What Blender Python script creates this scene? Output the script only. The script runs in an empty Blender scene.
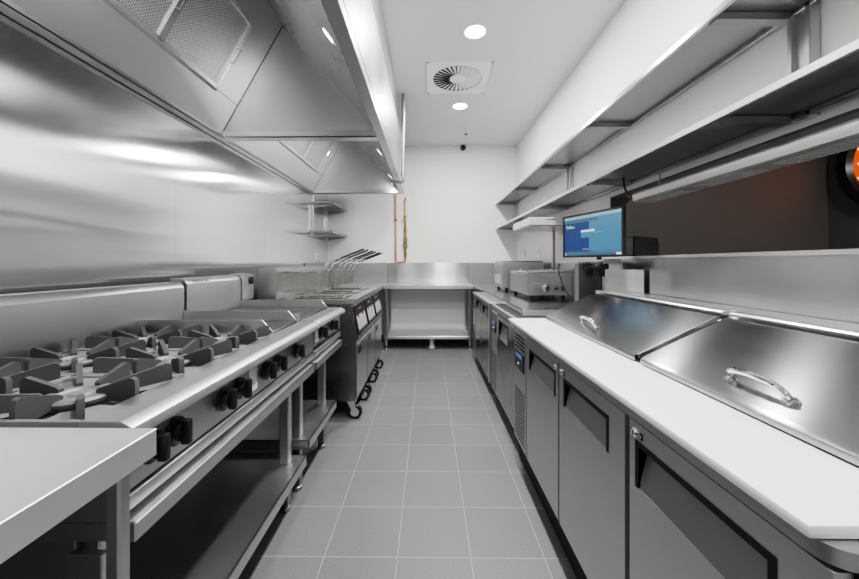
import bpy, bmesh, math, random
from mathutils import Vector, Matrix
random.seed(7)
S = bpy.context.scene
COL = S.collection
PI = math.pi

# ------------------------------------------------------------------ materials
def new_mat(name):
    m = bpy.data.materials.new(name); m.use_nodes = True
    nt = m.node_tree
    return m, nt, nt.nodes['Principled BSDF']

def plain(name, col, rough=0.5, metal=0.0, bump=0.0, bscale=200, emit=None, estr=0, coat=0, spec=None):
    m, nt, b = new_mat(name)
    b.inputs['Base Color'].default_value = (*col, 1)
    b.inputs['Roughness'].default_value = rough
    b.inputs['Metallic'].default_value = metal
    if coat: b.inputs['Coat Weight'].default_value = coat
    if spec is not None: b.inputs['Specular IOR Level'].default_value = spec
    if emit:
        b.inputs['Emission Color'].default_value = (*emit, 1)
        b.inputs['Emission Strength'].default_value = estr
    tc = nt.nodes.new('ShaderNodeTexCoord')
    n = nt.nodes.new('ShaderNodeTexNoise'); n.inputs['Scale'].default_value = bscale
    n.inputs['Detail'].default_value = 3
    nt.links.new(tc.outputs['Object'], n.inputs['Vector'])
    mr = nt.nodes.new('ShaderNodeMapRange')
    mr.inputs['To Min'].default_value = max(0, rough - .05); mr.inputs['To Max'].default_value = min(1, rough + .05)
    nt.links.new(n.outputs['Fac'], mr.inputs['Value']); nt.links.new(mr.outputs['Result'], b.inputs['Roughness'])
    if bump:
        bp = nt.nodes.new('ShaderNodeBump'); bp.inputs['Strength'].default_value = bump; bp.inputs['Distance'].default_value = .002
        nt.links.new(n.outputs['Fac'], bp.inputs['Height']); nt.links.new(bp.outputs['Normal'], b.inputs['Normal'])
    return m

def steel(name, base=.60, rough=.27, grain='y', wave=0.0, wscale=(1, 1, 1), tint=(1, 1, 1), streak=.03, wdist=.02, aniso=.6, tangent=None):
    """brushed stainless: fine streaks along one axis, soft smudges, optional sheet warp"""
    m, nt, b = new_mat(name)
    L = nt.links.new
    b.inputs['Metallic'].default_value = 1
    tc = nt.nodes.new('ShaderNodeTexCoord')
    mp = nt.nodes.new('ShaderNodeMapping')
    sc = {'x': (1, 60, 60), 'y': (60, 1, 60), 'z': (60, 60, 1)}[grain]
    mp.inputs['Scale'].default_value = sc
    L(tc.outputs['Object'], mp.inputs['Vector'])
    n = nt.nodes.new('ShaderNodeTexNoise'); n.inputs['Scale'].default_value = 1; n.inputs['Detail'].default_value = 2
    L(mp.outputs['Vector'], n.inputs['Vector'])
    sm = nt.nodes.new('ShaderNodeTexNoise'); sm.inputs['Scale'].default_value = 3.2; sm.inputs['Detail'].default_value = 4
    L(tc.outputs['Object'], sm.inputs['Vector'])
    r1 = nt.nodes.new('ShaderNodeMapRange'); r1.inputs['From Min'].default_value = .3; r1.inputs['From Max'].default_value = .7
    r1.inputs['To Min'].default_value = rough - .025; r1.inputs['To Max'].default_value = rough + .035
    L(sm.outputs['Fac'], r1.inputs['Value'])
    ad = nt.nodes.new('ShaderNodeMath'); ad.operation = 'MULTIPLY_ADD'
    ad.inputs[1].default_value = streak; L(n.outputs['Fac'], ad.inputs[0]); L(r1.outputs['Result'], ad.inputs[2])
    L(ad.outputs[0], b.inputs['Roughness'])
    b.inputs['Base Color'].default_value = (base * tint[0], base * tint[1], base * tint[2], 1)
    last = None
    if wave:
        mp2 = nt.nodes.new('ShaderNodeMapping'); mp2.inputs['Scale'].default_value = wscale
        L(tc.outputs['Object'], mp2.inputs['Vector'])
        w = nt.nodes.new('ShaderNodeTexNoise'); w.inputs['Scale'].default_value = 1; w.inputs['Detail'].default_value = 1
        L(mp2.outputs['Vector'], w.inputs['Vector'])
        b2 = nt.nodes.new('ShaderNodeBump'); b2.inputs['Strength'].default_value = wave; b2.inputs['Distance'].default_value = wdist
        L(w.outputs['Fac'], b2.inputs['Height'])
        last = b2
    if last: L(last.outputs['Normal'], b.inputs['Normal'])
    if tangent is None: tangent = {'x': (0, 1, 1), 'y': (1, 0, 1), 'z': (1, 1, 0)}[grain]
    if aniso:
        tv = nt.nodes.new('ShaderNodeCombineXYZ')
        for k_ in range(3): tv.inputs[k_].default_value = tangent[k_]
        b.inputs['Anisotropic'].default_value = aniso; L(tv.outputs[0], b.inputs['Tangent'])
    return m

def streaky(name, base, r, an, tangent, wave=0, wscale=(1, 1, 1), wdist=.02):
    """brushed sheet with strongly directional highlights, sharp along the tangent and long across it"""
    m, nt, b = new_mat(name); L = nt.links.new
    nt.nodes.remove(b)
    g = nt.nodes.new('ShaderNodeBsdfAnisotropic'); g.inputs['Anisotropy'].default_value = an
    tc = nt.nodes.new('ShaderNodeTexCoord')
    n = nt.nodes.new('ShaderNodeTexNoise'); n.inputs['Scale'].default_value = 2.5; n.inputs['Detail'].default_value = 2
    L(tc.outputs['Object'], n.inputs['Vector'])
    mr = nt.nodes.new('ShaderNodeMapRange'); mr.inputs['To Min'].default_value = r * .85; mr.inputs['To Max'].default_value = r * 1.15
    L(n.outputs['Fac'], mr.inputs['Value']); L(mr.outputs['Result'], g.inputs['Roughness'])
    g.inputs['Color'].default_value = (base, base, base, 1)
    tv = nt.nodes.new('ShaderNodeCombineXYZ')
    for k in range(3): tv.inputs[k].default_value = tangent[k]
    L(tv.outputs[0], g.inputs['Tangent'])
    if wave:
        mp = nt.nodes.new('ShaderNodeMapping'); mp.inputs['Scale'].default_value = wscale
        L(tc.outputs['Object'], mp.inputs['Vector'])
        w = nt.nodes.new('ShaderNodeTexNoise'); w.inputs['Scale'].default_value = 1; w.inputs['Detail'].default_value = 1
        L(mp.outputs['Vector'], w.inputs['Vector'])
        bp = nt.nodes.new('ShaderNodeBump'); bp.inputs['Strength'].default_value = wave; bp.inputs['Distance'].default_value = wdist
        L(w.outputs['Fac'], bp.inputs['Height']); L(bp.outputs['Normal'], g.inputs['Normal'])
    L(g.outputs[0], nt.nodes['Material Output'].inputs['Surface'])
    return m

M = {}
M['steel'] = steel('brushed_steel', .56, .32, 'y', streak=0, aniso=.25)
M['steel_rail'] = steel('stand_rail_steel', .62, .30, 'y', streak=0, aniso=.3)
M['steel_pass'] = streaky('pass_steel', .50, .20, .6, (0, 1, 0))
M['steel_top'] = steel('bench_steel', .90, .40, 'y', aniso=.2)
M['steel_x'] = steel('brushed_steel_cross', .66, .29, 'x', aniso=.5)
M['steel_z'] = steel('brushed_steel_upright', .60, .30, 'z', aniso=.4)
M['steel_bright'] = steel('bright_steel', .82, .22, 'y')
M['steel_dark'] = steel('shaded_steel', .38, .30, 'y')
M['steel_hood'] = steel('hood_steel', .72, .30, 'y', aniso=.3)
M['steel_hood_front'] = steel('hood_front_shade_steel', .42, .24, 'y')  # hood steel darkened; the dim reflection on this slope is put into the colour
M['steel_hood_end'] = steel('hood_end_steel', .74, .30, 'x', aniso=.3)
M['steel_shelf'] = steel('shelf_steel', .42, .30, 'y')
M['steel_lid'] = streaky('lid_steel', .40, .19, .70, (0, 1, 0), .02, (2, 2, 2))
M['steel_wall'] = streaky('wall_cladding_steel', .82, .15, .62, (0, 0, 1), .45, (1, .4, 2.6), .03)
M['wall_low_shade'] = steel('lower_wall_shade_steel', .16, .35, 'y')  # cladding steel darkened; shade behind the low equipment is put into its colour
M['door_grey'] = steel('fridge_door_steel', .62, .40, 'z', tint=(1, 1, 1.01))
M['door_gloss'] = steel('dark_fridge_steel', .38, .24, 'z', tint=(1, 1, 1.01))
M['pocket'] = plain('pocket_handle_steel', (.34, .34, .34), .42, .7)
M['web'] = plain('iron_web', (.17, .17, .178), .55)
M['chrome'] = plain('chrome', (.82, .82, .82), .08, 1)
M['wire'] = plain('nickel_wire', (.75, .74, .72), .2, 1)
M['black'] = plain('black_plastic', (.012, .012, .013), .32)
M['black_matte'] = plain('black_matte', (.01, .01, .01), .7)
M['iron'] = plain('cast_iron', (.05, .051, .056), .72, 0, .1, 200)
M['enamel'] = plain('grey_enamel_pan', (.055, .055, .058), .5, 0, .1, 40)
M['burner'] = plain('burner_alloy', (.20, .195, .19), .5, .35, .15, 90)
M['plate'] = steel('griddle_plate_steel', .22, .22, 'y')
M['gap'] = plain('dark_gap', (.006, .006, .006), .8)
M['board'] = plain('white_board', (.86, .86, .85), .38, 0, .02, 30)
M['white'] = plain('white_plastic', (.80, .80, .79), .4)
M['paint'] = plain('white_wall_paint', (.74, .735, .727), .6, 0, .03, 120)
M['ceil'] = plain('white_ceiling_paint', (.66, .66, .657), .7, 0, .02, 120)
M['brown'] = plain('brown_paint', (.088, .082, .078), .55, 0, .05, 60)  # brown of the jamb, darkened to stand for the unlit room beyond
M['darkwall'] = plain('unlit_wall_paint', (.10, .098, .097), .6, 0, .05, 60)  # dark colour stands in for the lack of light in the room beyond
M['copper'] = plain('copper_pipe', (.45, .20, .10), .35, 1)
M['brass'] = plain('brass_fitting', (.30, .21, .09), .4, 1)
M['grey_plastic'] = plain('grey_plastic', (.2, .2, .2), .45)
M['lamp'] = plain('lamp_diffuser', (1, 1, 1), .4, emit=(1, .995, .985), estr=14)
M['lamp_small'] = plain('hood_lamp', (1, 1, 1), .4, emit=(1, .995, .985), estr=6)
M['orange'] = plain('orange_glow', (.9, .16, .03), .4, emit=(1, .11, .01), estr=.4)
M['orange_hot'] = plain('orange_glow_line', (1, .5, .2), .4, emit=(1, .42, .12), estr=1.6)
def scr(name, c, s=.85): return plain(name, (.01, .01, .01), .25, emit=c, estr=s)
M['scr_navy'] = scr('screen_navy', (.002, .030, .155))
M['scr_sky'] = scr('screen_sky', (.035, .175, .31))
M['scr_pale'] = scr('screen_pale', (.2, .4, .5))
M['scr_bar'] = scr('screen_bar', (.045, .10, .16))
M['scr_white'] = scr('screen_white', (.7, .85, .9))
M['scr_green'] = scr('screen_green', (.1, .7, .3))
M['scr_pink'] = scr('screen_pink', (.22, .2, .52))
M['led_blue'] = plain('blue_display', (.02, .04, .08), .3, emit=(.15, .4, 1), estr=.2)
M['led_red'] = plain('red_display', (.14, .006, .01), .3, emit=(.5, .01, .02), estr=.06)
M['red'] = plain('red_light', (.4, .02, .02), .3, emit=(.6, .02, .02), estr=.1)
M['keypad'] = plain('keypad_label', (.42, .42, .42), .5)
M['blue_ink'] = plain('blue_lettering', (.05, .09, .30), .5)
M['sticker'] = plain('grey_sticker', (.55, .55, .54), .55, 0, .2, 400)
M['sign_mark'] = plain('dark_marking', (.05, .05, .05), .5)
M['oil'] = plain('frying_tank', (.03, .028, .026), .15)

def filter_mat():
    m, nt, b = new_mat('honeycomb_filter')
    L = nt.links.new
    b.inputs['Metallic'].default_value = 1; b.inputs['Roughness'].default_value = .33
    tc = nt.nodes.new('ShaderNodeTexCoord')
    mp = nt.nodes.new('ShaderNodeMapping'); mp.inputs['Rotation'].default_value = (0, math.radians(90), math.radians(90))
    sep = nt.nodes.new('ShaderNodeSeparateXYZ'); cmb = nt.nodes.new('ShaderNodeCombineXYZ')
    L(tc.outputs['Object'], sep.inputs[0]); L(sep.outputs['Y'], cmb.inputs['Y']); L(sep.outputs['Z'], cmb.inputs['X'])
    br = nt.nodes.new('ShaderNodeTexBrick'); br.inputs['Scale'].default_value = 1
    br.inputs['Brick Width'].default_value = .017; br.inputs['Row Height'].default_value = .0095
    br.inputs['Mortar Size'].default_value = .0026; br.inputs['Mortar Smooth'].default_value = .4
    L(cmb.outputs[0], br.inputs['Vector'])
    br.inputs['Color1'].default_value = (.30, .30, .30, 1); br.inputs['Color2'].default_value = (.40, .40, .40, 1)
    br.inputs['Mortar'].default_value = (.92, .92, .91, 1)
    L(br.outputs['Color'], b.inputs['Base Color'])
    bp = nt.nodes.new('ShaderNodeBump'); bp.inputs['Strength'].default_value = .8; bp.inputs['Distance'].default_value = .004
    L(br.outputs['Fac'], bp.inputs['Height']); L(bp.outputs['Normal'], b.inputs['Normal'])
    return m
M['filter'] = filter_mat()

def floor_mat():
    m, nt, b = new_mat('grey_floor_tile')
    L = nt.links.new
    tc = nt.nodes.new('ShaderNodeTexCoord')
    mp = nt.nodes.new('ShaderNodeMapping'); mp.inputs['Location'].default_value = (.127, -1.4627 + .3016 * 8, 0)
    L(tc.outputs['Object'], mp.inputs['Vector'])
    br = nt.nodes.new('ShaderNodeTexBrick'); br.offset = 0; br.inputs['Scale'].default_value = 1
    br.inputs['Brick Width'].default_value = .3016; br.inputs['Row Height'].default_value = .3016
    br.inputs['Mortar Size'].default_value = .0022; br.inputs['Mortar Smooth'].default_value = .1; br.inputs['Bias'].default_value = 0
    br.inputs['Color1'].default_value = (.135, .135, .137, 1); br.inputs['Color2'].default_value = (.148, .148, .15, 1)
    br.inputs['Mortar'].default_value = (.27, .27, .27, 1)
    L(mp.outputs['Vector'], br.inputs['Vector'])
    n = nt.nodes.new('ShaderNodeTexNoise'); n.inputs['Scale'].default_value = 130; n.inputs['Detail'].default_value = 5
    L(tc.outputs['Object'], n.inputs['Vector'])
    n2 = nt.nodes.new('ShaderNodeTexNoise'); n2.inputs['Scale'].default_value = 2.2; n2.inputs['Detail'].default_value = 3
    L(tc.outputs['Object'], n2.inputs['Vector'])
    a = nt.nodes.new('ShaderNodeMapRange'); a.inputs['From Min'].default_value = .3; a.inputs['From Max'].default_value = .7
    a.inputs['To Min'].default_value = .86; a.inputs['To Max'].default_value = 1.12; L(n.outputs['Fac'], a.inputs['Value'])
    a2 = nt.nodes.new('ShaderNodeMapRange'); a2.inputs['To Min'].default_value = .9; a2.inputs['To Max'].default_value = 1.1
    L(n2.outputs['Fac'], a2.inputs['Value'])
    mu = nt.nodes.new('ShaderNodeMath'); mu.operation = 'MULTIPLY'; L(a.outputs[0], mu.inputs[0]); L(a2.outputs[0], mu.inputs[1])
    vm = nt.nodes.new('ShaderNodeVectorMath'); vm.operation = 'SCALE'
    L(br.outputs['Color'], vm.inputs[0]); L(mu.outputs[0], vm.inputs['Scale']); L(vm.outputs[0], b.inputs['Base Color'])
    b.inputs['Roughness'].default_value = .5
    bp = nt.nodes.new('ShaderNodeBump'); bp.inputs['Strength'].default_value = .25; bp.inputs['Distance'].default_value = .002
    ad = nt.nodes.new('ShaderNodeMath'); ad.operation = 'MULTIPLY_ADD'; ad.inputs[1].default_value = .25
    inv = nt.nodes.new('ShaderNodeMath'); inv.operation = 'SUBTRACT'; inv.inputs[0].default_value = 1; L(br.outputs['Fac'], inv.inputs[1])
    L(n.outputs['Fac'], ad.inputs[0]); L(inv.outputs[0], ad.inputs[2]); L(ad.outputs[0], bp.inputs['Height'])
    L(bp.outputs['Normal'], b.inputs['Normal'])
    return m
M['floor'] = floor_mat()

# ------------------------------------------------------------------ mesh builder
class MB:
    def __init__(self): self.bm = bmesh.new(); self.mats = []
    def _mi(self, mat):
        if mat is None: return 0
        if mat not in self.mats: self.mats.append(mat)
        return self.mats.index(mat)
    def faces(self, vs, fs, mat=None):
        mi = self._mi(mat); V = [self.bm.verts.new(v) for v in vs]; out = []
        for f in fs:
            try: F = self.bm.faces.new([V[i] for i in f]); F.material_index = mi; out.append(F)
            except ValueError: pass
        return V, out
    def box(self, x0, x1, y0, y1, z0, z1, bev=0, mat=None, seg=1):
        x0, x1 = sorted((x0, x1)); y0, y1 = sorted((y0, y1)); z0, z1 = sorted((z0, z1))
        vs = [(x, y, z) for z in (z0, z1) for y in (y0, y1) for x in (x0, x1)]
        V, F = self.faces(vs, [(0, 2, 3, 1), (4, 5, 7, 6), (0, 1, 5, 4), (2, 6, 7, 3), (0, 4, 6, 2), (1, 3, 7, 5)], mat)
        if bev:
            E = {e for f in F for e in f.edges}
            bmesh.ops.bevel(self.bm, geom=list(E), offset=min(bev, .45 * min(x1 - x0, y1 - y0, z1 - z0)), segments=seg, affect='EDGES', profile=.5)
        return self
    def prism(self, poly, vec, mat=None, bev=0):
        """planar polygon (3-D points) swept along vec"""
        v = Vector(vec); n = len(poly)
        P = [Vector(p) for p in poly] + [Vector(p) + v for p in poly]
        fs = [tuple(range(n))[::-1], tuple(range(n, 2 * n))] + [(i, (i + 1) % n, n + (i + 1) % n, n + i) for i in range(n)]
        V, F = self.faces(P, fs, mat)
        bmesh.ops.recalc_face_normals(self.bm, faces=F)
        if bev:
            E = {e for f in F for e in f.edges}
            bmesh.ops.bevel(self.bm, geom=list(E), offset=bev, segments=1, affect='EDGES')
        return self
    def cyl(self, p0, p1, r0, r1=None, n=16, mat=None):
        r1 = r0 if r1 is None else r1
        p0, p1 = Vector(p0), Vector(p1); d = (p1 - p0).normalized()
        u = d.orthogonal().normalized(); w = d.cross(u)
        ring = lambda p, r: [p + (u * math.cos(2 * PI * i / n) + w * math.sin(2 * PI * i / n)) * r for i in range(n)]
        vs = ring(p0, r0) + ring(p1, r1)
        fs = [tuple(range(n))[::-1], tuple(range(n, 2 * n))] + [(i, (i + 1) % n, n + (i + 1) % n, n + i) for i in range(n)]
        V, F = self.faces(vs, fs, mat)
        return self
    def tube(self, pts, r, n=8, mat=None):
        P = [Vector(p) for p in pts]; m = len(P); vs = []; up = None
        for i, p in enumerate(P):
            d = ((P[i + 1] - p).normalized() if i < m - 1 else Vector()) + ((p - P[i - 1]).normalized() if i else Vector())
            d = d.normalized()
            if up is None: up = d.orthogonal().normalized()
            up = (up - d * up.dot(d)).normalized(); w = d.cross(up)
            vs += [p + (up * math.cos(2 * PI * k / n) + w * math.sin(2 * PI * k / n)) * r for k in range(n)]
        fs = [tuple(range(n))[::-1], tuple(range((m - 1) * n, m * n))]
        for i in range(m - 1):
            for k in range(n):
                a, b_ = i * n + k, i * n + (k + 1) % n
                fs.append((a, b_, b_ + n, a + n))
        self.faces(vs, fs, mat); return self
    def lathe(self, prof, c, axis='z', n=24, mat=None):
        """prof: (radius, height) pairs around an axis through c"""
        c = Vector(c); vs = []
        for r, h in prof:
            for k in range(n):
                a = 2 * PI * k / n; q = (r * math.cos(a), r * math.sin(a))
                vs.append(c + Vector({'z': (q[0], q[1], h), 'x': (h, q[0], q[1]), 'y': (q[1], h, q[0])}[axis]))
        m = len(prof)
        fs = ([tuple(range(n))[::-1]] if prof[0][0] < .002 else []) + ([tuple(range((m - 1) * n, m * n))] if prof[-1][0] < .002 else [])
        for i in range(m - 1):
            for k in range(n):
                a, b_ = i * n + k, i * n + (k + 1) % n
                fs.append((a, b_, b_ + n, a + n))
        self.faces(vs, fs, mat); return self
    def build(self, name, mat=None, parent=None):
        base = Vector()
        p = parent
        while p is not None: base += p.location; p = p.parent
        bmesh.ops.remove_doubles(self.bm, verts=self.bm.verts, dist=1e-6)
        for v in self.bm.verts: v.co -= base
        me = bpy.data.meshes.new(name); self.bm.to_mesh(me); self.bm.free()
        for mm in (self.mats or [mat]): me.materials.append(mm)
        for poly in me.polygons: poly.use_smooth = True
        me.set_sharp_from_angle(angle=math.radians(32))
        o = bpy.data.objects.new(name, me); COL.objects.link(o)
        if parent: o.parent = parent
        return o

def B(*a, **k): return MB().box(*a, **k)
def tag(o, label, cat, group=None):
    o['label'] = label; o['category'] = cat
    if group: o['group'] = group
    return o
def thing(name, label, cat, loc=(0, 0, 0), group=None):
    o = bpy.data.objects.new(name, None); COL.objects.link(o); o.location = loc; o.empty_display_size = .1
    return tag(o, label, cat, group)
def struct(name, mb, mat):
    o = mb.build(name, mat); o['kind'] = 'structure'; return o
def dup(root, shift, label=None, group=None):
    def cp(o, par):
        c = o.copy(); COL.objects.link(c)
        if par: c.parent = par
        for ch in o.children: cp(ch, c)
        return c
    r = cp(root, None); r.location = root.location + Vector(shift)
    if label: r['label'] = label
    if group: r['group'] = group
    return r
def rename_like(o, name): o.name = name; return o

# ------------------------------------------------------------------ room shell
XL, XR, YB, ZC = -1.557, 1.355, 5.50, 3.016
Y0 = -1.6
struct('floor', B(XL - .1, 3.2, Y0, YB + .1, -.05, 0), M['floor'])
struct('ceiling', B(XL - .1, XR + .15, Y0, YB + .1, ZC, ZC + .08), M['ceil'])
wl = MB()
edges = [Y0, -.22, .98, 2.18, 3.38, 4.58, YB]
wl.box(XL - .1, XL - .003, Y0, YB, 0, ZC, mat=M['paint'])
for a, b_ in zip(edges, edges[1:]):
    wl.box(XL - .003, XL, a + .0008, b_ - .0008, .90, 2.4, mat=M['steel_wall'])
    wl.box(XL - .003, XL, a + .0008, b_ - .0008, 0, .898, mat=M['wall_low_shade'])
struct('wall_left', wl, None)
struct('wall_back', B(XL - .1, XR + .15, YB, YB + .1, 0, ZC), M['paint'])
wr = MB()
wr.box(XR, XR + .15, Y0, YB, 1.70, ZC).box(XR, XR + .15, 2.67, YB, 0, 1.70).box(XR, XR + .15, Y0, 2.67, 0, 1.23)
struct('wall_right', wr, M['paint'])
struct('trim_1', B(XR + .002, XR + .152, 2.655, 2.669, 1.26, 1.70), M['brown'])
struct('trim_2', B(XR + .002, XR + .152, Y0, 2.655, 1.688, 1.699), M['darkwall'])
struct('wall_beyond_back', B(XR + .15, 3.0, 2.70, 2.80, 0, 2.6), M['brown'])
struct('wall_beyond_right', B(3.0, 3.1, Y0, 2.80, 0, 2.6), M['darkwall'])
struct('ceiling_beyond', B(XR + .15, 3.1, Y0, 2.80, 2.6, 2.68), M['darkwall'])
struct('baseboard_back', B(XL, XR, YB - .012, YB, 0, .10), M['floor'])

# ------------------------------------------------------------------ ceiling fittings
def downlight(y, label):
    t = thing('downlight', label, 'ceiling light', (.365, y, ZC), 'round recessed downlights in the ceiling')
    MB().lathe([(.082, -.001), (.098, -.001), (.094, -.008), (.080, -.006)], (.365, y, ZC), n=36).build('trim_ring', M['white'], t)
    MB().lathe([(.001, -.0015), (.080, -.0015), (.079, -.005), (.001, -.006)], (.365, y, ZC), n=36).build('diffuser', M['lamp'], t)
    ld = bpy.data.lights.new('downlight_glow', 'AREA'); ld.shape = 'DISK'; ld.size = .17; ld.energy = 33; ld.color = (1, .995, .985)
    lo = bpy.data.objects.new('downlight_glow', ld); COL.objects.link(lo); lo.parent = t; lo.location = (0, 0, -.02)
    return t
downlight(2.78, 'round recessed white downlight on the near side of the square air diffuser')
downlight(4.095, 'round recessed white downlight between the square air diffuser and the back wall')
for y in (1.45, .15):
    ld = bpy.data.lights.new('near_downlight_glow', 'AREA'); ld.shape = 'DISK'; ld.size = .17; ld.energy = 33; ld.color = (1, .995, .985)
    lo = bpy.data.objects.new('near_downlight_glow', ld); COL.objects.link(lo); lo.location = (.365, y, ZC - .02)

t = thing('air_diffuser', 'square white ceiling air diffuser with round swirl of slots', 'ceiling vent', (.284, 3.475, ZC))
cx, cy = .284, 3.475
pl = MB(); NS = 36
def ringpt(r, a, z): return (cx + r * math.cos(a), cy + r * math.sin(a), z)
for k in range(4 * NS // 4):
    a0, a1 = 2 * PI * k / NS, 2 * PI * (k + 1) / NS
    def sq(a):
        c, s = math.cos(a), math.sin(a); q = .305 / max(abs(c), abs(s)); return (cx + q * c, cy + q * s, ZC - .012)
    pl.faces([ringpt(.235, a0, ZC - .012), ringpt(.235, a1, ZC - .012), sq(a1), sq(a0)], [(0, 1, 2, 3)])
for x0, x1, y0, y1 in ((-.305, .305, -.305, -.302), (-.305, .305, .302, .305), (-.305, -.302, -.305, .305), (.302, .305, -.305, .305)):
    pl.box(cx + x0, cx + x1, cy + y0, cy + y1, ZC - .012, ZC)
pl.build('face_plate', M['white'], t)
MB().lathe([(.001, -.002), (.235, -.002), (.235, -.0135), (.234, -.0135), (.232, -.004), (.001, -.004)], (cx, cy, ZC), n=48).build('dark_throat', M['gap'], t)
MB().lathe([(.001, -.006), (.075, -.006), (.075, -.014), (.001, -.017)], (cx, cy, ZC), n=32).build('hub', M['white'], t)
for k in range(30):
    a = 2 * PI * k / 30; w = 2 * PI / 30 * .74
    bl = MB()
    bl.faces([ringpt(.07, a, ZC - .005), ringpt(.07, a + w, ZC - .014), ringpt(.233, a + w, ZC - .014), ringpt(.233, a, ZC - .005)], [(0, 1, 2, 3)])
    bl.build('blade', M['white'], t)
t = thing('sprinkler', 'small metal fire sprinkler head hanging from the ceiling', 'sprinkler', (.51, 4.83, ZC))
MB().lathe([(.001, 0), (.035, 0), (.033, -.008), (.012, -.012), (.012, -.05), (.001, -.05)], (.51, 4.83, ZC)).build('body', M['chrome'], t)
MB().lathe([(.001, -.06), (.026, -.06), (.026, -.064), (.001, -.064)], (.51, 4.83, ZC)).build('deflector', M['black'], t)
MB().tube([(.51 - .012, 4.83, ZC - .045), (.51 - .012, 4.83, ZC - .061)], .003).tube([(.522, 4.83, ZC - .045), (.522, 4.83, ZC - .061)], .003).build('yoke', M['chrome'], t)
t = thing('security_camera', 'small dark dome security camera high on the back wall', 'camera', (.535, YB, 2.99))
MB().lathe([(.001, 0), (.05, 0), (.05, -.025), (.001, -.025)], (.535, YB - .001, 2.975), 'y').build('mount', M['white'], t)
MB().lathe([(.001, -.025), (.042, -.025), (.045, -.045), (.036, -.07), (.018, -.083), (.001, -.086)], (.535, YB - .001, 2.975), 'y').build('dome', M['black'], t)

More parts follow.
